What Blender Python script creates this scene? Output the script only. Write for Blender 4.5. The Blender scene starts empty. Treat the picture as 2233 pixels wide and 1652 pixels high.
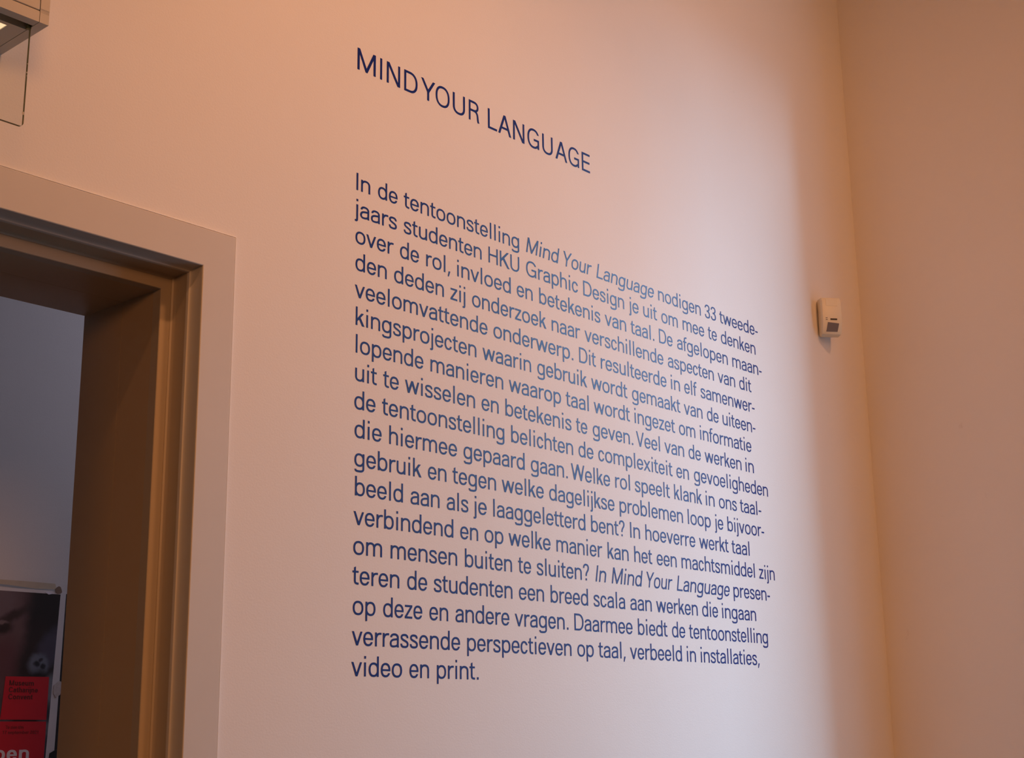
import bpy, math, random
from mathutils import Vector, Matrix

# ---------------------------------------------------------------- scene, camera, light
sc = bpy.context.scene
COL = sc.collection
Z0 = 1.6                                   # eye height above the floor
X_CORNER = 3.946                           # where the lettered wall meets the right wall

cam_d = bpy.data.cameras.new('camera')
cam_d.sensor_fit = 'HORIZONTAL'
cam_d.sensor_width = 36.0
cam_d.lens = 49.5703
cam_d.clip_start = 0.02
cam = bpy.data.objects.new('camera', cam_d)
COL.objects.link(cam)
R_ = Vector((0.6631690866721909, -0.7483536617828116, -0.013174193661449098))
U_ = Vector((-0.174086979591154, -0.17134176683320776, 0.9697090916740463))
F_ = Vector((0.7279426392369122, 0.6407876370801265, 0.2439071916653276))
mw = Matrix((R_, U_, -F_)).transposed().to_4x4()
mw.translation = Vector((0.0, -2.0, Z0))
cam.matrix_world = mw
sc.camera = cam

sc.view_settings.view_transform = 'Standard'
sc.view_settings.look = 'None'
sc.view_settings.gamma = 1.0
sc.view_settings.use_curve_mapping = False
sc.view_settings.exposure = 0.0

world = bpy.data.worlds.new('overcast_sky')
sc.world = world
world.use_nodes = True
bg = world.node_tree.nodes['Background']
SKY_COL = (0.464, 0.717, 1.0)
bg.inputs['Color'].default_value = (*SKY_COL, 1)
bg.inputs['Strength'].default_value = 1.89

WARM = (1.0, 0.42, 0.155)
COOL = (0.464, 0.717, 1.0)

def light(name, kind, loc, energy, color, target=None, **kw):
    d = bpy.data.lights.new(name, kind)
    d.energy = energy
    d.color = color
    for k, v in kw.items():
        setattr(d, k, v)
    o = bpy.data.objects.new(name, d)
    COL.objects.link(o)
    o.location = loc
    if target is not None:
        o.rotation_euler = (Vector(target) - Vector(loc)).to_track_quat('-Z', 'Y').to_euler()
    return o

# ceiling spots of the room and added fills (warm), overcast daylight outside the window (cool), added cool fill in the next room
light('warm_spot', 'SPOT', (1.1, -1.80, Z0 + 3.05), 118, WARM, target=(2.1, 0.0, Z0 + 0.35), spot_size=1.02, spot_blend=1.0, shadow_soft_size=0.045)
light('warm_spot', 'SPOT', (2.3, -2.6, Z0 + 3.1), 134, WARM, target=(2.45, 0.0, Z0 + 1.25), spot_size=1.5, spot_blend=1.0, shadow_soft_size=0.15)
light('warm_spot', 'SPOT', (1.0, -4.2, Z0 + 2.6), 112, WARM, target=(X_CORNER, -0.2, Z0 + .95), spot_size=0.8, spot_blend=1.0, shadow_soft_size=0.3)  # added spot that lifts the right wall, no known lamp there
light('room_fill', 'AREA', (-1.0, -4.5, Z0 + 1.6), 54, WARM, target=(2.0, 0.0, 1.9), shape='DISK', size=1.2)  # added fill for the warm ambient of the room, source unseen
def sky_patch(name, az, el, dist, sx, sy, e):
    # lamp panel added outside the window, standing in for bright sky; azimuth from the window jamb (0 = along -y, 90 = +x)
    a, b = math.radians(az), math.radians(el)
    c = Vector((X_CORNER, -0.612, Z0 + 1.6))
    p = c + dist * Vector((math.sin(a) * math.cos(b), -math.cos(a) * math.cos(b), math.sin(b)))
    light(name, 'AREA', p, e, COOL, target=c, shape='RECTANGLE', size=sx, size_y=sy)
sky_patch('sky_edge_panel', 31, 12, 8, 0.9, 2.2, 208)  # narrow panel added to sharpen the daylight edge on the wall
sky_patch('sky_upper', 48, 34, 8, 3.6, 3.0, 596)
sky_patch('sky_lower', 48, 12, 8, 3.6, 3.0, 365)
light('next_room_fill', 'AREA', (3.1, 0.75, 3.3), 5.3, (0.86, 0.82, 1.0), target=(1.9, 1.32, 1.5), shape='RECTANGLE', size=0.8, size_y=0.5)  # fill added to give the next room its dim cool tone


# ---------------------------------------------------------------- materials
def _mat(name):
    m = bpy.data.materials.new(name)
    m.use_nodes = True
    nt = m.node_tree
    return m, nt, nt.nodes['Principled BSDF']

def plain(name, col, rough=0.5, metal=0.0, spec=0.5, noise=0.0, scale=30.0, bump=0.0):
    m, nt, b = _mat(name)
    b.inputs['Roughness'].default_value = rough
    b.inputs['Metallic'].default_value = metal
    b.inputs['Specular IOR Level'].default_value = spec
    tc = nt.nodes.new('ShaderNodeTexCoord')
    nz = nt.nodes.new('ShaderNodeTexNoise')
    nz.inputs['Scale'].default_value = scale
    nz.inputs['Detail'].default_value = 4
    nt.links.new(tc.outputs['Object'], nz.inputs['Vector'])
    mx = nt.nodes.new('ShaderNodeMix')
    mx.data_type = 'RGBA'
    mx.inputs[6].default_value = (*[c * (1 - noise) for c in col], 1)
    mx.inputs[7].default_value = (*[min(1, c * (1 + noise)) for c in col], 1)
    nt.links.new(nz.outputs['Fac'], mx.inputs[0])
    nt.links.new(mx.outputs[2], b.inputs['Base Color'])
    if bump:
        bp = nt.nodes.new('ShaderNodeBump')
        bp.inputs['Strength'].default_value = 1.0
        bp.inputs['Distance'].default_value = bump
        nt.links.new(nz.outputs['Fac'], bp.inputs['Height'])
        nt.links.new(bp.outputs['Normal'], b.inputs['Normal'])
    return m

def plaster(name, col, fine=0.00028, coarse=0.0004, rough=0.75):
    """painted plaster: roller grain, shallow unevenness, a few grey scuffs"""
    m, nt, b = _mat(name)
    N, Lk = nt.nodes, nt.links
    b.inputs['Roughness'].default_value = rough
    b.inputs['Specular IOR Level'].default_value = 0.3
    tc = N.new('ShaderNodeTexCoord')
    def noise(scale, detail, rough_=0.5):
        n = N.new('ShaderNodeTexNoise')
        n.inputs['Scale'].default_value = scale
        n.inputs['Detail'].default_value = detail
        n.inputs['Roughness'].default_value = rough_
        Lk.new(tc.outputs['Object'], n.inputs['Vector'])
        return n
    n1 = noise(260, 3, 0.6)
    n2 = noise(14, 3, 0.5)
    n3 = noise(9, 5, 0.6)
    n4 = noise(2.2, 2, 0.5)
    b1 = N.new('ShaderNodeBump'); b1.inputs['Distance'].default_value = fine; b1.inputs['Strength'].default_value = 1
    b2 = N.new('ShaderNodeBump'); b2.inputs['Distance'].default_value = coarse; b2.inputs['Strength'].default_value = 1
    Lk.new(n1.outputs['Fac'], b1.inputs['Height'])
    Lk.new(n2.outputs['Fac'], b2.inputs['Height'])
    Lk.new(b2.outputs['Normal'], b1.inputs['Normal'])
    Lk.new(b1.outputs['Normal'], b.inputs['Normal'])
    ramp = N.new('ShaderNodeValToRGB')
    ramp.color_ramp.elements[0].position = 0.70; ramp.color_ramp.elements[0].color = (1, 1, 1, 1)
    ramp.color_ramp.elements[1].position = 0.80; ramp.color_ramp.elements[1].color = (0.86, 0.84, 0.83, 1)
    Lk.new(n3.outputs['Fac'], ramp.inputs['Fac'])
    r2 = N.new('ShaderNodeMapRange')
    r2.inputs[1].default_value = 0.3; r2.inputs[2].default_value = 0.7
    r2.inputs[3].default_value = 0.975; r2.inputs[4].default_value = 1.0
    Lk.new(n4.outputs['Fac'], r2.inputs[0])
    mx = N.new('ShaderNodeMix'); mx.data_type = 'RGBA'; mx.blend_type = 'MULTIPLY'
    mx.inputs[0].default_value = 1.0
    mx.inputs[6].default_value = (*col, 1)
    Lk.new(ramp.outputs['Color'], mx.inputs[7])
    sc_ = N.new('ShaderNodeVectorMath'); sc_.operation = 'SCALE'
    Lk.new(mx.outputs[2], sc_.inputs[0])
    Lk.new(r2.outputs[0], sc_.inputs['Scale'])
    Lk.new(sc_.outputs[0], b.inputs['Base Color'])
    return m

def glow(name, col, strength):
    m, nt, b = _mat(name)
    b.inputs['Base Color'].default_value = (*col, 1)
    b.inputs['Emission Color'].default_value = (*col, 1)
    b.inputs['Emission Strength'].default_value = strength
    return m

def clear_pane(name, tint, refl=0.08):
    m = bpy.data.materials.new(name)
    m.use_nodes = True
    nt = m.node_tree
    nt.nodes.clear()
    out = nt.nodes.new('ShaderNodeOutputMaterial')
    tr = nt.nodes.new('ShaderNodeBsdfTransparent'); tr.inputs['Color'].default_value = (*tint, 1)
    gl = nt.nodes.new('ShaderNodeBsdfGlossy'); gl.inputs['Roughness'].default_value = 0.02
    fr = nt.nodes.new('ShaderNodeFresnel'); fr.inputs['IOR'].default_value = 1.45
    mu = nt.nodes.new('ShaderNodeMath'); mu.operation = 'MULTIPLY'; mu.inputs[1].default_value = refl
    nt.links.new(fr.outputs[0], mu.inputs[0])
    mx = nt.nodes.new('ShaderNodeMixShader')
    nt.links.new(mu.outputs[0], mx.inputs[0])
    nt.links.new(tr.outputs[0], mx.inputs[1])
    nt.links.new(gl.outputs[0], mx.inputs[2])
    nt.links.new(mx.outputs[0], out.inputs['Surface'])
    return m

M_WALL = plaster('white_wall_paint', (0.80, 0.775, 0.765))
M_WALL2 = plaster('white_wall_paint_smooth', (0.80, 0.76, 0.745), fine=0.0002)
M_ROOM2 = plaster('grey_white_wall_paint', (0.72, 0.71, 0.72), fine=0.0002)
M_CEIL = plaster('ceiling_paint', (0.45, 0.43, 0.41))
M_DIM = plaster('taupe_wall_paint', (0.22, 0.20, 0.18))
M_FLOOR = plain('grey_floor', (0.06, 0.052, 0.045), 0.6, noise=0.1, scale=3)
M_FRAME = plain('cream_gloss_paint', (0.625, 0.585, 0.55), 0.42, noise=0.02, scale=18, bump=0.0003)
M_LINING = plain("shaded_cream_paint", (0.50, 0.37, 0.235), 0.45, noise=0.02, scale=10)  # frame paint browned and darkened, shade of the reveal put into the colour
M_CAULK = plain('white_caulk', (0.84, 0.83, 0.83), 0.6)
M_STOP = plain('half_shaded_cream_paint', (0.47, 0.39, 0.30), 0.45, noise=0.02, scale=12)  # frame paint a step darker, shade of the recess put into the colour
M_VINYL = plain('navy_vinyl', (0.0055, 0.023, 0.19), 0.34, spec=0.23, noise=0.03, scale=60)
M_SENSOR = plain('cream_plastic', (0.80, 0.71, 0.54), 0.45)
M_LENS = plain('grey_lens_plastic', (0.19, 0.165, 0.17), 0.35)
M_DARK = plain('black_plastic', (0.02, 0.02, 0.02), 0.4)
M_LAMPBOX = plain('cream_lacquer', (0.60, 0.56, 0.50), 0.45)
M_BLACK = plain('flat_black', (0.015, 0.015, 0.017), 0.5)
M_PAPER = plain('white_paper', (0.74, 0.73, 0.77), 0.7, noise=0.03, scale=14)
M_RED = plain('red_print', (0.62, 0.012, 0.03), 0.45, noise=0.06, scale=20)
M_REDDARK = plain('dark_red_print', (0.12, 0.012, 0.012), 0.5)
M_WHITEINK = plain('white_print', (0.80, 0.80, 0.92), 0.5)
M_TAPE = plain('yellowed_tape', (0.56, 0.50, 0.40), 0.35, noise=0.12, scale=60)
M_TAPEDARK = plain('brown_tape_stain', (0.22, 0.15, 0.11), 0.6, noise=0.1, scale=90)
M_CLEARTAPE = plain('crumpled_clear_tape', (0.62, 0.56, 0.56), 0.2, noise=0.25, scale=120)
M_PANE = clear_pane('window_glass', (0.96, 0.98, 0.97))
M_GLASS = clear_pane('acrylic_glass', (0.965, 0.97, 0.955), refl=0.35)
M_GLASSEDGE = plain('green_glass_edge', (0.20, 0.20, 0.085), 0.3)
M_GLOW = glow('lit_diffuser', (1.0, 0.74, 0.44), 1.0)

# ---------------------------------------------------------------- mesh helpers
def new_obj(name, verts, faces, mat, parent=None, mats=None, midx=None, smooth=False):
    me = bpy.data.meshes.new(name)
    me.from_pydata([tuple(v) for v in verts], [], faces)
    me.update()
    for m in (mats or [mat]):
        me.materials.append(m)
    if midx:
        for p, i in zip(me.polygons, midx):
            p.material_index = i
    if smooth:
        for p in me.polygons:
            p.use_smooth = True
    o = bpy.data.objects.new(name, me)
    COL.objects.link(o)
    if parent:
        o.parent = parent
    return o

def empty(name, loc=(0, 0, 0), rotz=0.0):
    o = bpy.data.objects.new(name, None)
    o.empty_display_size = 0.05
    COL.objects.link(o)
    o.location = loc
    o.rotation_euler = (0, 0, rotz)
    return o

def tag(o, label=None, cat=None, group=None, kind=None):
    for k, v in (('label', label), ('category', cat), ('group', group), ('kind', kind)):
        if v:
            o[k] = v
    return o

class MB:
    def __init__(s):
        s.v, s.f = [], []
    def box(s, x0, x1, y0, y1, z0, z1):
        b = len(s.v)
        s.v += [(x, y, z) for x in (x0, x1) for y in (y0, y1) for z in (z0, z1)]
        s.f += [tuple(b + i for i in q) for q in
                ((0, 1, 3, 2), (4, 6, 7, 5), (0, 4, 5, 1), (2, 3, 7, 6), (0, 2, 6, 4), (1, 5, 7, 3))]
        return s
    def prism(s, poly, y0, y1):
        """poly: (x, z) outline, counter-clockwise seen from -y; solid from y0 (front) to y1"""
        b, n = len(s.v), len(poly)
        s.v += [(x, y0, z) for x, z in poly] + [(x, y1, z) for x, z in poly]
        s.f.append(tuple(range(b, b + n)))
        s.f.append(tuple(range(b + 2 * n - 1, b + n - 1, -1)))
        for i in range(n):
            j = (i + 1) % n
            s.f.append((b + i, b + n + i, b + n + j, b + j))
        return s
    def build(s, name, mat, parent=None, bevel=0.0, **kw):
        o = new_obj(name, s.v, s.f, mat, parent, **kw)
        if bevel:
            m = o.modifiers.new('bevel', 'BEVEL')
            m.width = bevel
            m.segments = 3
            m.limit_method = 'ANGLE'
            m.angle_limit = math.radians(40)
        return o

def rounded(x0, x1, z0, z1, r, corners='all', n=5):
    pts = []
    for cx, cz, a0, c in ((x1 - r, z0 + r, -90, 'br'), (x1 - r, z1 - r, 0, 'tr'), (x0 + r, z1 - r, 90, 'tl'), (x0 + r, z0 + r, 180, 'bl')):
        if corners == 'all' or c in corners:
            for i in range(n + 1):
                a = math.radians(a0 + 90 * i / n)
                pts.append((cx + r * math.cos(a), cz + r * math.sin(a)))
        else:
            sx = x1 if 'r' in c else x0
            sz = z1 if 't' in c else z0
            pts.append((sx, sz))
    return pts

# ---------------------------------------------------------------- the setting
XL, YB, ZC = -3.6, -8.0, 4.95              # left end, back wall, ceiling height
TH = 0.3187                                # thickness of the lettered wall (door lining depth)
DX_IN = 1.4336                             # inner edge of the casing on the right
DXC = 0.9336                               # middle of the doorway
DZ = Z0 + 0.8190                           # inner edge of the casing at the top
GAP = 0.02
hx0, hx1, hz = 2 * DXC - DX_IN - GAP, DX_IN + GAP, DZ + GAP

m = MB()
m.box(XL, hx0, 0, TH, 0, ZC)
m.box(hx1, X_CORNER, 0, TH, 0, ZC)
m.box(hx0, hx1, 0, TH, hz, ZC)
tag(m.build('wall_left', M_WALL), kind='structure')

# right wall with a deep window opening just outside the frame
WY0, WY1, WZ0, WZ1, WT = -1.85, -0.612, 0.45, Z0 + 2.08, 0.25
m = MB()
m.box(X_CORNER, X_CORNER + WT, WY1, TH, 0, ZC)
m.box(X_CORNER, X_CORNER + WT, YB, WY0, 0, ZC)
m.box(X_CORNER, X_CORNER + WT, WY0, WY1, 0, WZ0)
m.box(X_CORNER, X_CORNER + WT, WY0, WY1, WZ1, ZC)
tag(m.build('wall_right', M_WALL2), kind='structure')

m = MB(); m.box(XL - 0.2, X_CORNER + WT, YB - 0.2, YB, 0, ZC)
tag(m.build('wall_back', M_DIM), kind='structure')
m = MB(); m.box(XL - 0.2, XL, YB, TH, 0, ZC)
tag(m.build('wall_end', M_DIM), kind='structure')
m = MB(); m.box(XL - 0.2, X_CORNER + WT, YB - 0.2, 4.0, -0.15, 0)
tag(m.build('floor', M_FLOOR), kind='structure')
m = MB(); m.box(XL - 0.2, X_CORNER + WT, YB - 0.2, 4.0, ZC, ZC + 0.2)
tag(m.build('ceiling', M_CEIL), kind='structure')

# window in the deep reveal (out of frame, lets the daylight in)
win = empty('window_1', (X_CORNER + WT - 0.09, (WY0 + WY1) / 2, WZ0)); tag(win, kind='structure')
hw, hh = (WY1 - WY0) / 2, WZ1 - WZ0
m = MB()
m.box(0, 0.06, -hw, -hw + 0.05, 0, hh); m.box(0, 0.06, hw - 0.05, hw, 0, hh)
m.box(0, 0.06, -hw + 0.05, hw - 0.05, 0, 0.05); m.box(0, 0.06, -hw + 0.05, hw - 0.05, hh - 0.05, hh)
m.build('window_frame', M_FRAME, win)
m = MB(); m.box(0.027, 0.033, -hw + 0.05, hw - 0.05, 0.05, hh - 0.05)
m.build('window_pane', M_PANE, win)


# ---------------------------------------------------------------- lettering: a plain grotesque drawn from strokes
# cap height = 1, x-height = 0.70; every glyph is a list of pieces ('r', [(left, right), ...]) ribbons or ('p', [pts]) outlines
XH, ASC, OV = 0.70, 1.02, 0.012

def bez(p0, p1, p2, p3, n=8):
    out = []
    for i in range(n + 1):
        t = i / n
        a, b, c, d = (1 - t) ** 3, 3 * t * (1 - t) ** 2, 3 * t * t * (1 - t), t ** 3
        out.append((a * p0[0] + b * p1[0] + c * p2[0] + d * p3[0], a * p0[1] + b * p1[1] + c * p2[1] + d * p3[1]))
    return out

def arc(cx, cy, rx, ry, a0, a1, n=20, e=2.3):
    out = []
    for i in range(n + 1):
        a = math.radians(a0 + (a1 - a0) * i / n)
        c, s = math.cos(a), math.sin(a)
        out.append((cx + rx * math.copysign(abs(c) ** (2 / e), c), cy + ry * math.copysign(abs(s) ** (2 / e), s)))
    return out

def join(*paths):
    out = []
    for p in paths:
        for q in p:
            if not out or math.hypot(q[0] - out[-1][0], q[1] - out[-1][1]) > 1e-4:
                out.append(q)
    return out

def ribbon(path, T, H, closed=False, thin=None, c0=None, c1=None):
    """c0 / c1: direction of the cut at the start / end ('h' or 'v'); thin(u) scales the thickness along the path"""
    n = len(path)
    out = []
    for i, (x, y) in enumerate(path):
        if closed:
            a, b = path[(i - 1) % n], path[(i + 1) % n]
        else:
            a, b = path[max(i - 1, 0)], path[min(i + 1, n - 1)]
        dx, dy = b[0] - a[0], b[1] - a[1]
        l = math.hypot(dx, dy) or 1
        dx, dy = dx / l, dy / l
        th = math.sqrt((T * dy) ** 2 + (H * dx) ** 2) / 2
        if thin:
            th *= thin(i / (n - 1))
        nx, ny = -dy, dx
        cut = c0 if i == 0 else c1 if i == n - 1 else None
        if cut == 'h':
            k = th / max(abs(nx), 0.55)
            nx, ny, th = math.copysign(1, nx), 0, k
        elif cut == 'v':
            k = th / max(abs(ny), 0.55)
            nx, ny, th = 0, math.copysign(1, ny), k
        out.append(((x + nx * th, y + ny * th), (x - nx * th, y - ny * th)))
    if closed:
        out.append(out[0])
    return ('r', out)

def rect(x0, x1, y0, y1):
    return ('p', [(x0, y0), (x1, y0), (x1, y1), (x0, y1)])

def poly(*pts):
    return ('p', list(pts))

ADV = {'a': .766, 'b': .829, 'c': .690, 'd': .838, 'e': .775, 'f': .428, 'g': .836, 'h': .820, 'i': .392, 'j': .338,
       'k': .715, 'l': .391, 'm': 1.278, 'n': .840, 'o': .837, 'p': .842, 'q': .842, 'r': .539, 's': .683, 't': .466,
       'u': .817, 'v': .740, 'w': 1.10, 'x': .76, 'z': .655, 'I': .379, 'M': 1.233, 'Y': .93, 'L': .76, 'H': 1.022,
       'K': .96, 'U': 1.0, 'G': 1.10, 'D': 1.02, 'V': .883, 'W': 1.352, 'N': 1.04, 'O': 1.12, 'R': .93, 'A': .93,
       'E': .82, 'C': 1.03, 'T': .80, '3': .746, '-': .429, ',': .414, '.': .397, '?': .70, '0': .746, '1': .746, '2': .746,
       '7': .746, '/': .45}

def glyph(ch, T, H):
    W = ADV[ch]
    lb = .088                                   # side bearing of a straight stem
    rb = .055                                   # side bearing of a bowl
    top = XH + OV - H / 2
    bot = -OV + H / 2
    yc = XH / 2
    P = []
    jn = lambda u: 0.55 + 0.45 * min(1, u / 0.22)
    if ch in 'nhm':
        P.append(rect(lb, lb + T, 0, ASC if ch == 'h' else XH))
        stems = [lb + T / 2, W - lb - T / 2 + .004] if ch != 'm' else [lb + T / 2, W / 2, W - lb - T / 2]
        for a, b in zip(stems, stems[1:]):
            cx, rx = (a + b) / 2 + .012, (b - a) / 2 - .012
            P.append(ribbon(join([(a + T * .1, .38)], arc(cx, .44, rx, top - .44, 172, 0, 14, 2.25), [(b, .2), (b, 0)]), T, H, thin=jn))
    elif ch == 'u':
        a, b = lb + T / 2 - .004, W - lb - T / 2
        P.append(rect(b - T / 2, b + T / 2, 0, XH))
        cx, rx = (a + b) / 2 - .012, (b - a) / 2 - .012
        P.append(ribbon(join([(b - T * .1, .32)], arc(cx, .26, rx, .26 - bot, -8, -180, 14, 2.25), [(a, .5), (a, XH)]), T, H, thin=jn))
    elif ch in 'o0O':
        if ch == 'o':
            P.append(ribbon(arc(W / 2, yc, W / 2 - rb - T / 2, top - yc, 0, 360, 32)[:-1], T, H, closed=True))
        else:
            P.append(ribbon(arc(W / 2, .5, W / 2 - rb - T / 2, .5 + OV - H / 2, 0, 360, 36)[:-1], T, H, closed=True))
    elif ch in 'bpdgq':
        left = ch in 'bp'
        s = lb + T / 2 if left else W - lb - T / 2
        f = W - rb - T / 2 if left else rb + T / 2
        s2 = s + (.01 if left else -.01)
        cx, rx = (s2 + f) / 2, abs(f - s2) / 2
        lo = bot if ch != 'g' else bot + .015
        cy, ry = (top + lo) / 2, (top - lo) / 2
        pts = arc(cx, cy, rx, ry, 180 if left else 0, 540 if left else 360, 32)
        P.append(ribbon(pts, T, H, thin=lambda u: 0.62 + 0.38 * min(1, min(u, 1 - u) / 0.16)))
        if ch == 'g':
            yb = -.29 + H / 2
            P.append(ribbon(join([(s, XH), (s, .2), (s, -.08)], bez((s, -.08), (s, -.22), (cx + .14, yb), (cx, yb)),
                                 bez((cx, yb), (cx - .15, yb), (f + .01, -.25), (f + .02, -.13))), T, H, c0='h', c1='h'))
        else:
            y0, y1 = {'b': (0, ASC), 'd': (0, ASC), 'p': (-.28, XH), 'q': (-.28, XH)}[ch]
            P.append(rect(s - T / 2, s + T / 2, y0, y1))
    elif ch in 'cC':
        if ch == 'c':
            P.append(ribbon(arc(W / 2 + .005, yc, W / 2 - rb - T / 2 + .015, top - yc, 24, 336, 28, 2.2), T, H, c0='h', c1='h'))
        else:
            P.append(ribbon(arc(W / 2, .5, W / 2 - rb - T / 2, .5 + OV - H / 2, 28, 332, 30), T, H, c0='h', c1='h'))
    elif ch == 'e':
        xl, xr = rb + T / 2, W - rb - T / 2 + .005
        P.append(ribbon(arc((xl + xr) / 2, yc, (xr - xl) / 2, top - yc, -2, 334, 30), T, H, c0='h', c1='h'))
        P.append(rect(xl, xr + T / 2, yc - H * .42, yc + H * .42))
    elif ch == 'a':
        xl, xr = .05 + T / 2, W - .078 - T / 2
        x2 = xl + .03
        P.append(ribbon(join([(x2, .505)], arc((x2 + xr) / 2, .50, (xr - x2) / 2, top - .50, 176, 0, 14, 2.2), [(xr, .3), (xr, .10), (xr + .008, 0)]), T, H, c0='h', c1='h'))
        P.append(ribbon(join([(xr, .425)], bez((xr, .425), (xr - .16, .40), (xl, .42), (xl, .195)),
                             bez((xl, .195), (xl, .06), (xl + .10, bot), (xl + .17, bot)),
                             bez((xl + .17, bot), (xr - .10, bot), (xr, .10), (xr, .23))), T, H * .97,
                        thin=lambda u: 1 if u < .8 else 1 - .35 * (u - .8) / .2))
    elif ch == 's':
        xl, xr = .05 + T / 2, W - .045 - T / 2
        cx = (xl + xr) / 2
        P.append(ribbon(join(bez((xr - .015, .505), (xr - .02, .62), (cx + .12, top), (cx + .0, top)),
                             bez((cx, top), (cx - .14, top), (xl + .01, .62), (xl + .01, .53)),
                             bez((xl + .01, .53), (xl + .01, .36), (xr, .38), (xr, .19), 12),
                             bez((xr, .19), (xr, .07), (cx + .14, bot), (cx, bot)),
                             bez((cx, bot), (cx - .15, bot), (xl, .07), (xl - .005, .205))), T * .97, H, c0='h', c1='h'))
    elif ch == 'r':
        s = lb + T / 2
        P.append(rect(lb, lb + T, 0, XH))
        P.append(ribbon(join([(s + T * .1, .36)], bez((s + T * .1, .42), (s + .06, .60), (s + .14, top), (W - .005, top - .012), 10)), T, H, thin=jn, c1='v'))
    elif ch == 't':
        xL = .118
        s = xL + T / 2
        P.append(poly((xL, .5), (xL + T, .5), (xL + T, .915), (xL, .865)))
        P.append(rect(.012, W - .035, XH - H * .92, XH))
        P.append(ribbon(join([(s, .55), (s, .3), (s, .22)], bez((s, .22), (s, .08), (s + .06, H / 2 - .004), (W - .025, H / 2 - .002))), T, H, c0='h', c1='v'))
    elif ch == 'f':
        xL = .125
        s = xL + T / 2
        P.append(ribbon(join([(s, 0), (s, .5), (s, .80)], bez((s, .80), (s, .96), (s + .08, ASC - H / 2), (W + .02, ASC - H / 2))), T, H, c0='h', c1='v'))
        P.append(rect(.012, W - .01, XH - H * .92, XH))
    elif ch == 'i':
        a = (W - T) / 2
        P += [rect(a, a + T, 0, XH), rect(a, a + T, .885, 1.015)]
    elif ch == 'j':
        a = (W - T) / 2 + .01
        s = a + T / 2
        P.append(rect(a, a + T, .885, 1.015))
        P.append(ribbon(join([(s, XH), (s, .2), (s, -.13)], bez((s, -.13), (s, -.24), (s - .03, -.285 + H / 2), (s - .16, -.285 + H / 2))), T, H, c0='h', c1='v'))
    elif ch == 'l':
        a = (W - T) / 2
        P.append(rect(a, a + T, 0, ASC))
    elif ch == 'k':
        r = lb + T
        P.append(rect(lb, r, 0, ASC))
        P.append(poly((r - .02, .195), (W - .045, XH), (W - .225, XH), (r - .02, .37)))
        P.append(poly((r + .10, .345), (W - .165, 0), (W + .01, 0), (r + .215, .46)))
    elif ch in 'vVY':
        h = XH if ch == 'v' else 1
        c, tw, l = W / 2, T * (1.07 if ch == 'v' else 1.06), .012
        if ch == 'Y':
            P.append(rect(c - T / 2, c + T / 2, 0, .43))
            P.append(poly((l, 1), (c - T / 2, .40), (c + T / 2, .40), (W - l, 1), (W - l - tw * 1.12, 1), (c, .545), (l + tw * 1.12, 1)))
        else:
            P.append(poly((l, h), (c - T * .52, 0), (c + T * .52, 0), (W - l, h), (W - l - tw, h), (c, .19 if h < 1 else .2), (l + tw, h)))
    elif ch in 'wW':
        h = XH if ch == 'w' else 1
        l, tw = .015, T * 1.03
        q = (W - 2 * l) / 4
        b1, b2, c = l + q * 1.03, W - l - q * 1.03, W / 2
        k = .26 if h < 1 else .32
        P.append(poly((l, h), (b1 - T * .5, 0), (b1 + T * .5, 0), (c, h - .24 if h < 1 else h - .28), (b2 - T * .5, 0), (b2 + T * .5, 0),
                      (W - l, h), (W - l - tw, h), (b2 - .005, k), (c + tw * .52, h), (c - tw * .52, h), (b1 + .005, k), (l + tw, h)))
    elif ch == 'x':
        tw = T * 1.22
        P.append(poly((.01, 0), (.01 + tw, 0), (W - .02, XH), (W - .02 - tw, XH)))
        P.append(poly((.02, XH), (W - .01 - tw, 0), (W - .01, 0), (.02 + tw, XH)))
    elif ch == 'z':
        a, b = .045, W - .045
        P += [rect(a, b, 0, H), rect(a + .01, b, XH - H, XH), poly((a, H * .9), (a + T * 1.25, H * .9), (b, XH - H * .9), (b - T * 1.25, XH - H * .9))]
    elif ch == 'I':
        a = (W - T) / 2
        P.append(rect(a, a + T, 0, 1))
    elif ch == 'M':
        a, b, c = .095, W - .095, W / 2
        P += [rect(a, a + T, 0, 1), rect(b - T, b, 0, 1),
              poly((a, 1), (c - T * .42, 0), (c + T * .42, 0), (b, 1), (b - T * 1.12, 1), (c, .20), (a + T * 1.12, 1))]
    elif ch == 'N':
        a, b = .095, W - .095
        P += [rect(a, a + T, 0, 1), rect(b - T, b, 0, 1), poly((a, 1), (b - T * 1.3, 0), (b, 0), (a + T * 1.3, 1))]
    elif ch == 'H':
        a, b = .095, W - .095
        P += [rect(a, a + T, 0, 1), rect(b - T, b, 0, 1), rect(a + T, b - T, .5 - H / 2 + .02, .5 + H / 2 + .02)]
    elif ch == 'K':
        a, r = .095, .095 + T
        P += [rect(a, r, 0, 1), poly((r - .02, .33), (W - .05, 1), (W - .24, 1), (r - .02, .52)), poly((r + .12, .50), (W - .18, 0), (W + .005, 0), (r + .25, .63))]
    elif ch == 'L':
        P += [rect(.095, .095 + T, 0, 1), rect(.095 + T, W - .03, 0, H)]
    elif ch == 'E':
        P += [rect(.095, .095 + T, 0, 1)] + [rect(.095 + T, W - d, y, y + H) for y, d in ((0, .055), (.5 - H / 2 + .01, .085), (1 - H, .055))]
    elif ch == 'T':
        P += [rect((W - T) / 2, (W + T) / 2, 0, 1), rect(.02, W - .02, 1 - H, 1)]
    elif ch == 'U':
        a, b = .09 + T / 2, W - .09 - T / 2
        P.append(ribbon(join([(a, 1), (a, .6)], arc((a + b) / 2, .36, (b - a) / 2, .36 + OV - H / 2, 180, 360, 18), [(b, .6), (b, 1)]), T, H))
    elif ch == 'D':
        a, b = .095 + T / 2, W - rb - T / 2
        c = a + (b - a) * .42
        P.append(rect(.095, .095 + T, 0, 1))
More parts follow.
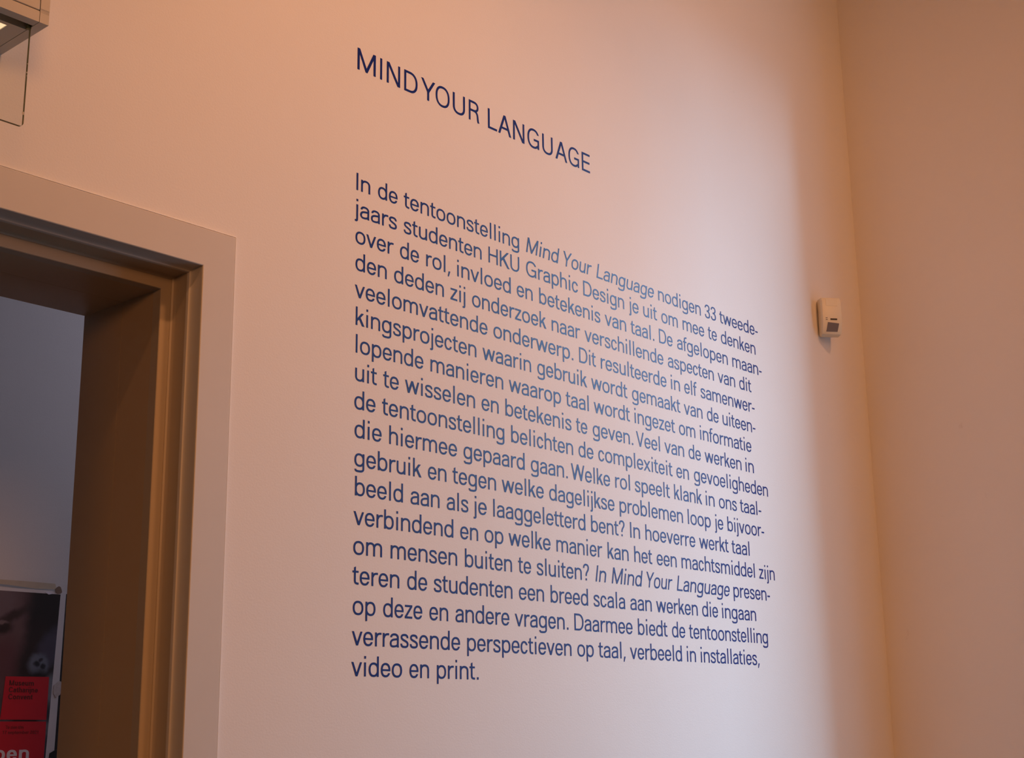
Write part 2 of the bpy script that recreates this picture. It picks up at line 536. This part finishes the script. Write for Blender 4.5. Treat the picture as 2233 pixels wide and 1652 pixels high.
        P.append(ribbon(join([(a, 1 - H / 2), (c, 1 - H / 2)], arc(c, .5, b - c, .5 - H / 2, 90, -90, 18, 2.25), [(c, H / 2), (a, H / 2)]), T, H))
    elif ch == 'R':
        a, b = .095 + T / 2, W - .10 - T / 2
        c = a + (b - a) * .55
        P.append(rect(.095, .095 + T, 0, 1))
        P.append(ribbon(join([(a, 1 - H / 2), (c, 1 - H / 2)], arc(c, .735, b - c, .265 - H / 2, 90, -90, 14, 2.2), [(c, .47 + H / 2), (a, .47 + H / 2)]), T, H))
        P.append(ribbon(join([(c - .02, .47 + H / 2)], bez((c, .47 + H / 2), (b - .03, .50), (b - .02, .36), (b, .22)), bez((b, .22), (b + .01, .12), (b + .02, .04), (b + .06, 0))), T, H, c1='h'))
    elif ch == 'A':
        c, tw, l = W / 2, T * 1.1, .012
        P.append(poly((l, 0), (l + tw, 0), (c, .82), (W - l - tw, 0), (W - l, 0), (c + T * .56, 1), (c - T * .56, 1)))
        P.append(rect(.26, W - .26, .28, .28 + H))
    elif ch == 'G':
        xr = W - .10
        P.append(ribbon(arc(W / 2 - .005, .5, W / 2 - .005 - rb - T / 2, .5 + OV - H / 2, 30, 318, 30), T, H, c0='h'))
        P += [rect(xr - T, xr, 0.02, .50), rect(W / 2 + .02, xr - T, .50 - H, .50)]
    elif ch == '3':
        xl, xr = .06 + T / 2, W - .06 - T / 2
        cx = W / 2 - .01
        t2, b2 = 1 + OV - H / 2, bot
        P.append(ribbon(join(bez((xl + .01, .76), (xl + .02, .90), (cx - .12, t2), (cx, t2)), bez((cx, t2), (cx + .15, t2), (xr - .02, .90), (xr - .02, .76)),
                             bez((xr - .02, .76), (xr - .02, .60), (cx + .10, .53), (cx - .06, .53))), T, H, c0='h', c1='v'))
        P.append(ribbon(join(bez((cx - .06, .53), (cx + .14, .53), (xr, .43), (xr, .27)), bez((xr, .27), (xr, .09), (cx + .14, b2), (cx, b2)),
                             bez((cx, b2), (cx - .16, b2), (xl, .10), (xl, .26))), T, H, c0='v', c1='h'))
    elif ch == '2':
        xl, xr = .07 + T / 2, W - .07 - T / 2
        cx, t2 = W / 2, 1 + OV - H / 2
        P.append(ribbon(join(bez((xl, .72), (xl, .88), (cx - .13, t2), (cx, t2)), bez((cx, t2), (cx + .14, t2), (xr, .90), (xr, .72)),
                             bez((xr, .72), (xr, .50), (xl, .40), (xl + .01, H * .5), 12)), T, H, c0='h'))
        P.append(rect(.06, W - .07, 0, H))
    elif ch == '7':
        P += [rect(.06, W - .06, 1 - H, 1), poly((.20, 0), (.20 + T, 0), (W - .06, 1 - H), (W - .06 - T, 1 - H))]
    elif ch == '1':
        P += [rect(.36, .36 + T, 0, 1), poly((.14, .74), (.36, .80), (.36, 1), (.14, .86))]
    elif ch == '/':
        P.append(poly((0, 0), (T, 0), (W, 1), (W - T, 1)))
    elif ch == '-':
        P.append(rect(.045, W - .045, .27, .27 + H))
    elif ch == '.':
        P.append(rect(.13, .13 + T * 1.08, 0, T * 1.02))
    elif ch == ',':
        P.append(poly((.06, -.19), (.15, -.19), (.13 + T * 1.12, T), (.13, T)))
    elif ch == '?':
        a, b = .06 + T / 2, W - .06 - T / 2
        c, t2 = W / 2 - .02, 1 + OV - H / 2
        P.append(ribbon(join(bez((a, .74), (a, .90), (c - .10, t2), (c, t2)), bez((c, t2), (c + .15, t2), (b, .90), (b, .76)),
                             bez((b, .76), (b, .56), (c + .02, .54), (c + .02, .27))), T, H, c0='h', c1='h'))
        P.append(rect(c + .02 - T * .54, c + .02 + T * .54, 0, T))
    return W, P

def piece_points(pc):
    return pc[1] if pc[0] == 'p' else [q for pr in pc[1] for q in pr]

def word_pieces(word, T, H, slant=0.0):
    x, out = 0.0, []
    for ch in word:
        if ch == ' ':
            x += .36
            continue
        w, ps = glyph(ch, T, H)
        for k, q in ps:
            if k == 'p':
                out.append((k, [(x + a + slant * b, b) for a, b in q]))
            else:
                out.append((k, [((x + l[0] + slant * l[1], l[1]), (x + r[0] + slant * r[1], r[1])) for l, r in q]))
        x += w
    return out

def word_mesh(name, word, T, H, x0, x1, size, parent, mat, slant=0.0, thick=0.00025, tilt=None):
    """a run of letters lying on the plane y = 0 facing -y; its ink spans x0..x1, baseline z = 0"""
    ps = word_pieces(word, T, H, slant)
    xs = [q[0] for pc in ps for q in piece_points(pc)]
    a, b = min(xs), max(xs)
    sx = (x1 - x0) / (b - a)
    V, F = [], []
    for i, (k, q) in enumerate(ps):
        y = -thick - 0.000012 * (i % 4)
        f = lambda p: ((p[0] - a) * sx, p[1] * size)
        if k == 'p':
            pts = [f(p) for p in q]
            if sum(pts[j - 1][0] * pts[j][1] - pts[j][0] * pts[j - 1][1] for j in range(len(pts))) < 0:
                pts.reverse()
            n, o = len(pts), len(V)
            V += [(u, y, w) for u, w in pts] + [(u, 0, w) for u, w in pts]
            F.append(tuple(range(o, o + n)))
            for j in range(n):
                j2 = (j + 1) % n
                F.append((o + j, o + n + j, o + n + j2, o + j2))
        else:
            o, n = len(V), len(q)
            for l, r in q:
                l, r = f(l), f(r)
                V += [(l[0], y, l[1]), (r[0], y, r[1]), (l[0], 0, l[1]), (r[0], 0, r[1])]
            for j in range(n - 1):
                c, d = o + 4 * j, o + 4 * (j + 1)
                F += [(c, c + 1, d + 1, d), (c, d, d + 2, c + 2), (c + 1, c + 3, d + 3, d + 1)]
            e = o + 4 * (n - 1)
            F += [(o, o + 2, o + 3, o + 1), (e, e + 1, e + 3, e + 2)]
    ob = new_obj(name, V, F, mat, parent)
    ob.location = (x0, 0, 0)
    return ob

# room beyond the doorway
Y2 = TH + 1.0
m = MB(); m.box(XL, X_CORNER, Y2 + 0.0, Y2 + 0.12, 0, ZC)
tag(m.build('wall_beyond', M_ROOM2), kind='structure')
for nm, x in (('wall_corridor_left', XL), ('wall_corridor_right', X_CORNER)):
    m = MB(); m.box(x, x + 0.1, TH, Y2, 0, ZC)
    tag(m.build(nm, M_ROOM2), kind='structure')

# ---------------------------------------------------------------- door surround (swept profiles)
def sweep(name, prof, mat, parent):
    """prof: (w, y) with w measured inwards from the inner edge of the casing; swept up, over and down"""
    V, F = [], []
    n = len(prof)
    for w, y in prof:
        xr, xl, zt = DX_IN - w, 2 * DXC - DX_IN + w, DZ - w
        V += [(xr - DXC, y, 0), (xr - DXC, y, zt), (xl - DXC, y, zt), (xl - DXC, y, 0)]
    for i in range(n):
        j = (i + 1) % n
        for k in range(3):
            F.append((4 * i + k, 4 * i + k + 1, 4 * j + k + 1, 4 * j + k))
    F.append(tuple(4 * i for i in range(n)))
    F.append(tuple(4 * i + 3 for i in range(n - 1, -1, -1)))
    o = new_obj(name, V, F, mat, parent, smooth=True)
    o.data.set_sharp_from_angle(angle=math.radians(28))
    return o

door = empty('door_1', (DXC, 0, 0)); tag(door, kind='structure')
sweep('casing', [(-.0728, .0), (-.0722, -.0018), (-.0705, -.0044), (-.0692, -.006), (-.0016, -.006), (-.0004, -.0052), (0, -.004), (0, 0)], M_FRAME, door)
sweep('caulk_bead', [(-.0748, .0), (-.0736, -.0034), (-.0722, -.0034), (-.0715, 0)], M_CAULK, door)
sweep('moulding', [(-.02, .0), (0, .0)] + [(.0052 * (1 - math.cos(math.radians(a))), .0242 * math.sin(math.radians(a))) for a in range(9, 82, 8)] + [(.0050, .0244), (.0060, .0250), (.0066, .0262), (.0066, .032), (-.02, .032)], M_FRAME, door)
sweep('door_stop', [(-.02, .032), (.0066, .032), (.0066, .0600), (.0074, .0640), (.0092, .0672), (.0122, .0690), (.0125, .0700), (.0138, .0693), (.0334, .0693), (.0344, .0705), (.0344, .092), (-.02, .092)], M_STOP, door)
sweep('lining', [(-.02, .092), (.0344, .092), (.0344, .1884), (.0320, .1885), (.0320, .1890), (.0344, .1891), (.0344, .3170), (.0334, .3195), (-.02, .3195)], M_LINING, door)

# ---------------------------------------------------------------- vinyl lettering
HEAD_Z = 2.9382
HEAD = [('M', 1.8006, 1.8522), ('I', 1.8644, 1.871), ('N', 1.884, 1.9232), ('D', 1.9354, 1.9756), ('Y', 1.9863, 2.0298), ('O', 2.0311, 2.0751), ('U', 2.0855, 2.1247), ('R', 2.1373, 2.1725), ('L', 2.2008, 2.2315), ('A', 2.2355, 2.2804), ('N', 2.2875, 2.3274), ('G', 2.3386, 2.3803), ('U', 2.3922, 2.4308), ('A', 2.4407, 2.4852), ('G', 2.4906, 2.5312), ('E', 2.5421, 2.5738)]
LINES = [
    (2.6720, [('In', 1.8028, 1.8407), ('de', 1.8627, 1.918), ('tentoonstelling', 1.9361, 2.3027), ('*Mind', 2.3267, 2.4475), ('*Your', 2.4626, 2.5696), ('*Language', 2.5878, 2.8248), ('nodigen', 2.8437, 3.0363), ('33', 3.0562, 3.1087), ('tweede-', 3.1265, 3.319)]),
    (2.6153, [('jaars', 1.7997, 1.9166), ('studenten', 1.9366, 2.1758), ('HKU', 2.1984, 2.3021), ('Graphic', 2.3261, 2.5139), ('Design', 2.5346, 2.6962), ('je', 2.7167, 2.756), ('uit', 2.7761, 2.834), ('om', 2.854, 2.9263), ('mee', 2.9488, 3.0478), ('te', 3.0661, 3.1082), ('denken', 3.1286, 3.3014)]),
    (2.5586, [('over', 1.8022, 1.9077), ('de', 1.9264, 1.9813), ('rol,', 2.0028, 2.0761), ('invloed', 2.0976, 2.2718), ('en', 2.2926, 2.3472), ('betekenis', 2.3706, 2.5978), ('van', 2.6162, 2.7014), ('taal.', 2.7204, 2.8189), ('De', 2.8401, 2.8989), ('afgelopen', 2.9197, 3.156), ('maan-', 3.179, 3.3275)]),
    (2.5019, [('den', 1.8033, 1.8892), ('deden', 1.9101, 2.0562), ('zij', 2.0766, 2.1225), ('onderzoek', 2.1442, 2.3939), ('naar', 2.4134, 2.5179), ('verschillende', 2.5354, 2.8546), ('aspecten', 2.8749, 3.0839), ('van', 3.1036, 3.1873), ('dit', 3.2083, 3.2681)]),
    (2.4452, [('veelomvattende', 1.8026, 2.1927), ('onderwerp.', 2.2125, 2.49), ('Dit', 2.5124, 2.575), ('resulteerde', 2.5949, 2.8643), ('in', 2.8845, 2.9237), ('elf', 2.9436, 2.9995), ('samenwer-', 3.0177, 3.2795)]),
    (2.3885, [('kingsprojecten', 1.806, 2.1565), ('waarin', 2.1766, 2.3374), ('gebruik', 2.3594, 2.5395), ('wordt', 2.556, 2.6965), ('gemaakt', 2.7164, 2.9206), ('van', 2.9379, 3.0213), ('de', 3.043, 3.0967), ('uiteen-', 3.1164, 3.2776)]),
    (2.3318, [('lopende', 1.8071, 1.9951), ('manieren', 2.0162, 2.2424), ('waarop', 2.2615, 2.4414), ('taal', 2.459, 2.5436), ('wordt', 2.5633, 2.7036), ('ingezet', 2.7235, 2.8931), ('om', 2.9116, 2.9839), ('informatie', 3.0062, 3.2516)]),
    (2.2751, [('uit', 1.8067, 1.8645), ('te', 1.8821, 1.925), ('wisselen', 1.9429, 2.1512), ('en', 2.1722, 2.2266), ('betekenis', 2.2488, 2.4771), ('te', 2.4942, 2.5357), ('geven.', 2.5565, 2.7139), ('Veel', 2.7271, 2.8251), ('van', 2.845, 2.9294), ('de', 2.95, 3.0045), ('werken', 3.0234, 3.1968), ('in', 3.2178, 3.2581)]),
    (2.2184, [('de', 1.8057, 1.8617), ('tentoonstelling', 1.8795, 2.244), ('belichten', 2.2667, 2.481), ('de', 2.5012, 2.5561), ('complexiteit', 2.575, 2.8743), ('en', 2.8921, 2.9463), ('gevoeligheden', 2.9696, 3.324)]),
    (2.1617, [('die', 1.8074, 1.879), ('hiermee', 1.8998, 2.0948), ('gepaard', 2.1149, 2.3101), ('gaan.', 2.3314, 2.4593), ('Welke', 2.472, 2.6169), ('rol', 2.637, 2.695), ('speelt', 2.715, 2.8589), ('klank', 2.8785, 3.0009), ('in', 3.0186, 3.0582), ('ons', 3.0789, 3.1633), ('taal-', 3.1793, 3.2838)]),
    (2.1050, [('gebruik', 1.8079, 1.9905), ('en', 2.0092, 2.063), ('tegen', 2.0811, 2.2154), ('welke', 2.2342, 2.3733), ('dagelijkse', 2.3925, 2.6311), ('problemen', 2.6513, 2.9117), ('loop', 2.9335, 3.0356), ('je', 3.0548, 3.0936), ('bijvoor-', 3.114, 3.2924)]),
    (2.0483, [('beeld', 1.8104, 1.9387), ('aan', 1.9601, 2.0426), ('als', 2.0641, 2.1283), ('je', 2.1446, 2.185), ('laaggeletterd', 2.2058, 2.5192), ('bent?', 2.5405, 2.6678), ('In', 2.6896, 2.7285), ('hoeverre', 2.7508, 2.9615), ('werkt', 2.9798, 3.1129), ('taal', 3.1287, 3.2142)]),
    (1.9916, [('verbindend', 1.8078, 2.083), ('en', 2.1037, 2.1579), ('op', 2.1782, 2.2369), ('welke', 2.2542, 2.3933), ('manier', 2.414, 2.5792), ('kan', 2.5997, 2.68), ('het', 2.7027, 2.774), ('een', 2.7935, 2.8762), ('machtsmiddel', 2.8976, 3.2345), ('zijn', 3.2561, 3.3339)]),
    (1.9349, [('om', 1.8083, 1.8833), ('mensen', 1.9062, 2.0941), ('buiten', 2.1173, 2.2636), ('te', 2.2837, 2.326), ('sluiten?', 2.3452, 2.528), ('*In', 2.5514, 2.5915), ('*Mind', 2.6117, 2.7336), ('*Your', 2.7491, 2.8549), ('*Language', 2.8729, 3.1083), ('presen-', 3.1264, 3.3037)]),
    (1.8782, [('teren', 1.807, 1.9302), ('de', 1.9519, 2.0071), ('studenten', 2.0263, 2.2638), ('een', 2.285, 2.3678), ('breed', 2.3905, 2.5218), ('scala', 2.5422, 2.6604), ('aan', 2.6808, 2.7653), ('werken', 2.7841, 2.9587), ('die', 2.979, 3.0493), ('ingaan', 3.0686, 3.2289)]),
    (1.8215, [('op', 1.8091, 1.8674), ('deze', 1.8878, 1.9936), ('en', 2.0138, 2.0673), ('andere', 2.0887, 2.2529), ('vragen.', 2.2706, 2.4497), ('Daarmee', 2.4709, 2.6858), ('biedt', 2.7075, 2.8255), ('de', 2.8453, 2.9002), ('tentoonstelling', 2.9174, 3.281)]),
    (1.7648, [('verrassende', 1.8079, 2.1017), ('perspectieven', 2.1227, 2.4583), ('op', 2.4792, 2.5375), ('taal,', 2.555, 2.6558), ('verbeeld', 2.6736, 2.8823), ('in', 2.9039, 2.942), ('installaties,', 2.9636, 3.2337)]),
    (1.7081, [('video', 1.8076, 1.939), ('en', 1.959, 2.0127), ('print.', 2.0349, 2.1562)]),
]

head = empty('wall_heading', (HEAD[0][1], -0.0002, HEAD_Z))
tag(head, 'large navy capital letter heading on the wall above the paragraph', 'lettering')
for key, x0, x1 in HEAD:
    if key == 'I':
        x0, x1 = x0 + .0004, x1 - .0004
    word_mesh('letter', key[0], .128, .108, x0 - HEAD[0][1], x1 - HEAD[0][1], 0.0487, head, M_VINYL)

xw = LINES[0][1][0][1]
para = empty('wall_paragraph', (xw, -0.0002, LINES[-1][0]))
tag(para, 'long paragraph of eighteen small navy text lines on the pale wall', 'lettering')
for z, ws in LINES:
    for w, x0, x1 in ws:
        it = w.startswith('*')
        o = word_mesh('word', w.lstrip('*'), .127, .106, x0 - xw, x1 - xw, 0.0372, para, M_VINYL, slant=0.19 if it else 0.0)
        o.location.z = z - LINES[-1][0]
        if it:
            o['label'] = 'navy word set in italics'

# ---------------------------------------------------------------- motion detector by the corner
det = empty('motion_detector', (3.668, 0, Z0 + 1.1365), math.radians(-40))
tag(det, 'small cream motion detector mounted high on the wall beside the corner', 'detector')
# local frame: x along the front (to the right), -y out of the front; origin at the rear left lower corner
w, d, h = .062, .040, .120
def housing():
    sec = [(0, -.004, .004), (0, -d + .013, .007), (0, -d + .0085, .0130), (0, -d, .041), (0, -d, h - .012), (0, -d + .006, h - .002), (0, -d + .012, h), (0, -.002, h), (0, 0, h - .004), (0, 0, .006)]
    V, F = [], []
    xs = [(0, .004), (.002, .001), (.005, 0), (w - .005, 0), (w - .002, .001), (w, .004)]
    cy, cz = -d / 2, h / 2
    for x, ins in xs:
        for _, y, z in sec:
            V.append((x, y + math.copysign(ins, cy - y), z + math.copysign(ins, cz - z)))
    n = len(sec)
    for i in range(len(xs) - 1):
        for j in range(n):
            k = (j + 1) % n
            F.append((i * n + j, i * n + k, (i + 1) * n + k, (i + 1) * n + j))
    F.append(tuple(range(n - 1, -1, -1)))
    F.append(tuple((len(xs) - 1) * n + j for j in range(n)))
    o = new_obj('housing', V, F, M_SENSOR, det, smooth=True)
    o.data.set_sharp_from_angle(angle=math.radians(35))
    return o
hs = housing()
m = MB(); m.prism(rounded(.013, .049, .0915, .1125, .002), -d - .0007, -d + .002); m.build('front_cover', M_SENSOR, det)
# lens window set into the sloping lower front
def fy(z): return -d + .0085 * (.041 - z) / .028
V = [(.0135, fy(.024), .024), (.0485, fy(.024), .024), (.0505, fy(.0375), .0375), (.0155, fy(.0405), .0405),
     (.0115, fy(.0135), .0135), (.0465, fy(.0135), .0135)]
V = [(x, y - .0010, z) for x, y, z in V] + [(x, y + .003, z) for x, y, z in V]
F = [(0, 1, 2, 3), (4, 5, 1, 0), (3, 2, 8, 9), (1, 5, 11, 7), (2, 1, 7, 8), (4, 0, 6, 10), (0, 3, 9, 6), (5, 4, 10, 11)]
o = new_obj('lens_window', V, F, M_LENS, det); o['label'] = 'dark grey lens window'
m = MB(); m.prism(rounded(.024, .045, .0475, .0525, .001), -d - .0006, -d + .001); o = m.build('indicator_slot', M_DARK, det); o['label'] = 'small dark indicator slot'
for z in (.0475, .0530):
    m = MB(); m.prism(rounded(.0095, .0155, z, z + .0022, .0008), -d - .0004, -d + .001); m.build('indicator_mark', M_LENS, det)
# wedge bracket that turns the housing away from the wall (back to the wall plane)
bt = math.tan(math.radians(40))
V = [(.004, .0, .02), (w * .9, .0, .02), (w * .9, w * .9 * bt - .001, .02), (.004, 0, .10), (w * .9, .0, .10), (w * .9, w * .9 * bt - .001, .10)]
new_obj('wedge_bracket', V, [(0, 2, 1), (3, 4, 5), (0, 1, 4, 3), (1, 2, 5, 4), (2, 0, 3, 5)], M_SENSOR, det)

# ---------------------------------------------------------------- exit light with hanging glass plate
BX1, BX0 = 1.0268, 0.62
BZ, BY = Z0 + 1.0811, -.1423
lampo = empty('exit_light', (BX1, 0, BZ))
tag(lampo, 'cream emergency light box jutting from the wall above the doorway', 'light')
L = BX1 - BX0
def lb_(x): return x - BX1
m = MB()
SE = 1.0108                                   # seam of the end cap
m.box(-L, lb_(SE) - .0005, BY, BY + .018, 0, .0172)          # lower front rail
m.box(-L, lb_(SE) - .0005, BY + .0006, BY + .018, .0172, .0188)
m.box(-L, lb_(SE) - .0005, -.105, -.0965, 0, .0172)
m.box(lb_(.9825), lb_(SE) - .0005, -.0965, -.062, 0, .0172)   # underside around the diffuser
m.box(-L, lb_(SE) - .0005, -.062, 0, 0, .0172)
m.box(-L, lb_(SE) - .0005, BY + .018, -.105, .016, .020)     # roof of the slot
m.build('lower_housing', M_LAMPBOX, lampo)
m = MB(); m.box(-L, lb_(SE) - .0005, BY, 0, .0188 + .0014, .150)
m.build('cover', M_LAMPBOX, lampo, bevel=.0012)
m = MB(); m.box(lb_(SE) + .0006, 0, BY, 0, 0, .0166)
for i in range(3):
    m.box(lb_(SE) + .0006, 0, BY + .0006, 0, .0166 + i * .0022, .0178 + i * .0022)
    m.box(lb_(SE) + .0006, 0, BY + (.0002 if i < 2 else 0), 0, .0178 + i * .0022, .0188 + i * .0022)
m.box(lb_(SE) + .0006, 0, BY, 0, .0222 + .0014, .150)
m.build('end_cap', M_LAMPBOX, lampo)
m = MB(); m.box(lb_(SE) - .0005, lb_(SE) + .0006, BY + .002, -.001, .001, .149)
m.build('seam', M_DARK, lampo)
m = MB(); m.box(-L, lb_(.9823), -.0963, -.0622, .0015, .0150)
o = m.build('diffuser', M_GLOW, lampo); o['label'] = 'lit warm diffuser'
gl = MB(); gl.prism(rounded(-L + .05, lb_(1.0115), -.1672, .012, .006, corners=('br', 'bl')), -.1165, -.1115)
ge = gl.build('glass_plate', M_GLASS, lampo, mats=[M_GLASS, M_GLASSEDGE], midx=[0, 0] + [1] * 14)
m = MB(); m.box(lb_(1.006), lb_(1.0118), -.1170, -.1110, -.0025, .004); m.build('glass_clip', M_GLASSEDGE, lampo)
for dz, wd in ((-.063, .0012), (-.078, .0016), (-.083, .001), (-.148, .0035)):
    m = MB(); m.box(lb_(1.0112) - wd, lb_(1.0110), -.1168, -.1165, dz, dz + wd * 1.4)
    m.build('sticker_residue', M_TAPE, lampo)

# ---------------------------------------------------------------- poster board on the wall beyond the doorway
YP = Y2
def PZ(z): return Z0 + z
pb = empty('museum_poster', (1.75, YP, PZ(-.25)))
tag(pb, 'taped museum poster with a dark portrait and red panels, seen through the doorway', 'poster')
def q(pts, y0, y1, name, mat, par=pb):
    mm = MB(); mm.prism([(x - 1.75, z + .25) for x, z in pts], y0, y1)
    return mm.build(name, mat, par)
q([(1.50, -.60), (2.012, -.60), (2.012, .3668), (1.50, .3560)], -.016, -.001, 'black_backing', M_BLACK)  # black sheet that shows as a dark strip right of the paper
q([(1.50, -.60), (1.9775, -.60), (1.9905, .3720), (1.50, .3720)], -.0172, -.016, 'paper_sheet', M_PAPER)

# the picture: a generic painted portrait, flat print
def portrait():
    mt, nt, b = _mat('portrait_print')
    N, Lk = nt.nodes, nt.links
    b.inputs['Roughness'].default_value = 0.45
    tc = N.new('ShaderNodeTexCoord')
    nz = N.new('ShaderNodeTexNoise'); nz.inputs['Scale'].default_value = 55; nz.inputs['Detail'].default_value = 4
    Lk.new(tc.outputs['Object'], nz.inputs['Vector'])
    wob = N.new('ShaderNodeVectorMath'); wob.operation = 'MULTIPLY_ADD'
    wob.inputs[1].default_value = (.014, 0, .014)
    Lk.new(nz.outputs['Color'], wob.inputs[0]); Lk.new(tc.outputs['Object'], wob.inputs[2])
    cur = None
    def blob(cx, cz, rx, rz, soft, col, rot=0.0, base=None):
        nonlocal cur
        mp = N.new('ShaderNodeMapping'); mp.vector_type = 'TEXTURE'
        mp.inputs['Location'].default_value = (cx - 1.75 + .007, 0, cz + .25 + .007)
        mp.inputs['Rotation'].default_value = (0, rot, 0)
        mp.inputs['Scale'].default_value = (rx, 1000, rz)
        Lk.new(wob.outputs[0], mp.inputs[0])
        ln = N.new('ShaderNodeVectorMath'); ln.operation = 'LENGTH'
        Lk.new(mp.outputs[0], ln.inputs[0])
        mr = N.new('ShaderNodeMapRange'); mr.interpolation_type = 'SMOOTHSTEP'
        mr.inputs[1].default_value = 1 - soft; mr.inputs[2].default_value = 1 + soft
        mr.inputs[3].default_value = 1; mr.inputs[4].default_value = 0
        Lk.new(ln.outputs['Value'], mr.inputs[0])
        mx = N.new('ShaderNodeMix'); mx.data_type = 'RGBA'
        Lk.new(mr.outputs[0], mx.inputs[0])
        if cur is None:
            mx.inputs[6].default_value = (*base, 1)
        else:
            Lk.new(cur, mx.inputs[6])
        mx.inputs[7].default_value = (*col, 1)
        cur = mx.outputs[2]
    blob(1.82, .25, .10, .17, .45, (.15, .09, .095), base=(.020, .013, .012))      # cheek and brow in half light
    blob(1.80, .34, .055, .05, .5, (.18, .13, .15))
    blob(1.835, .19, .045, .06, .6, (.13, .055, .065))
    blob(1.815, .275, .030, .018, .5, (.03, .015, .013))                           # eye
    blob(1.845, .303, .045, .012, .6, (.05, .028, .026), rot=-.5)                  # brow
    blob(1.815, .286, .018, .005, .5, (.20, .14, .15))
    blob(1.93, .30, .045, .11, .5, (.012, .008, .008))                             # hair
    blob(1.905, .20, .035, .10, .6, (.028, .016, .015), rot=.3)
    blob(1.955, .225, .032, .055, .45, (.075, .072, .115), rot=.5)                 # blue grey cloth
    blob(1.925, .185, .028, .026, .35, (.16, .19, .26))                            # lace
    blob(1.92, .187, .008, .007, .5, (.015, .018, .03)); blob(1.937, .180, .007, .007, .5, (.015, .018, .03)); blob(1.93, .197, .006, .005, .5, (.03, .03, .05))
    blob(1.93, .145, .026, .026, .5, (.012, .009, .010))
    blob(1.965, .125, .022, .035, .4, (.20, .225, .28))
    blob(1.97, .03, .03, .06, .6, (.14, .155, .185))
    blob(1.965, .065, .012, .02, .5, (.03, .04, .06)); blob(1.97, -.005, .012, .018, .5, (.02, .028, .05))
    blob(1.83, .04, .03, .05, .5, (.08, .09, .11))
    blob(1.965, -.06, .02, .05, .5, (.035, .04, .065))
    Lk.new(cur, b.inputs['Base Color'])
    return mt
q([(1.54, -.58), (1.944, -.58), (1.9745, .3640), (1.54, .3640)], -.0176, -.0172, 'picture', portrait())
q([(1.8487 - .0175, .0505), (1.9568, .0495), (1.9568, .1555), (1.8487 - .0110, .1545)], -.0182, -.0176, 'red_panel', M_RED)
q([(1.8487 - .0180, -.40), (1.9568, -.40), (1.9568, .0455), (1.8487 - .0175, .0460)], -.0182, -.0176, 'red_panel', M_RED)
def pline(name, txt, x0, x1, z, size, T, mat, italic=0.0):
    o = word_mesh(name, txt, T, T * .8, x0 - 1.75, x1 - 1.75, size, pb, mat, thick=.0004)
    o.location.y = -.0182; o.location.z = z + .25
pline('print_line', 'Museum', 1.8488, 1.9156, .1328, .0128, .22, M_REDDARK)
pline('print_line', 'Catharijne', 1.8486, 1.9276, .1162, .0128, .22, M_REDDARK)
pline('print_line', 'Convent', 1.8487, 1.9144, .0993, .0128, .22, M_REDDARK)
pline('print_line', 'Te zien t/m', 1.8473, 1.8955, .0282, .0078, .15, M_REDDARK)
pline('print_line', '17 september 2021', 1.8400, 1.9366, .0160, .0078, .15, M_REDDARK)
pline('print_title', 'open', 1.7870, 1.9150, -.0470, .0355, .20, M_WHITEINK)

q([(1.50, .3895), (1.69, .3905), (1.87, .3915), (1.9575, .3905), (1.962, .3760), (1.90, .3745), (1.83, .3790), (1.70, .3825), (1.50, .3820)], -.0178, -.0172, 'tape_strip', M_TAPE)
q([(1.957, .3760), (1.962, .3815), (1.968, .3850), (1.973, .3830), (1.976, .3770), (1.978, .3700), (1.974, .3660), (1.967, .3650), (1.960, .3680)], -.0184, -.0173, 'tape_stain', M_TAPEDARK)
q([(1.930, .3665), (1.938, .3690), (1.945, .3670), (1.950, .3640), (1.940, .3620)], -.0186, -.0172, 'paper_tear', M_WHITEINK)
q([(1.972, .135), (1.985, .146), (1.999, .142), (2.004, .147), (2.0045, .140), (1.995, .130), (1.991, .112), (1.980, .104), (1.971, .116)], -.0186, -.0171, 'clear_tape', M_CLEARTAPE)
q([(1.972, -.032), (1.999, -.018), (2.0055, -.014), (2.0055, -.12), (1.965, -.12)], -.0190, -.0170, 'dark_corner', M_BLACK)
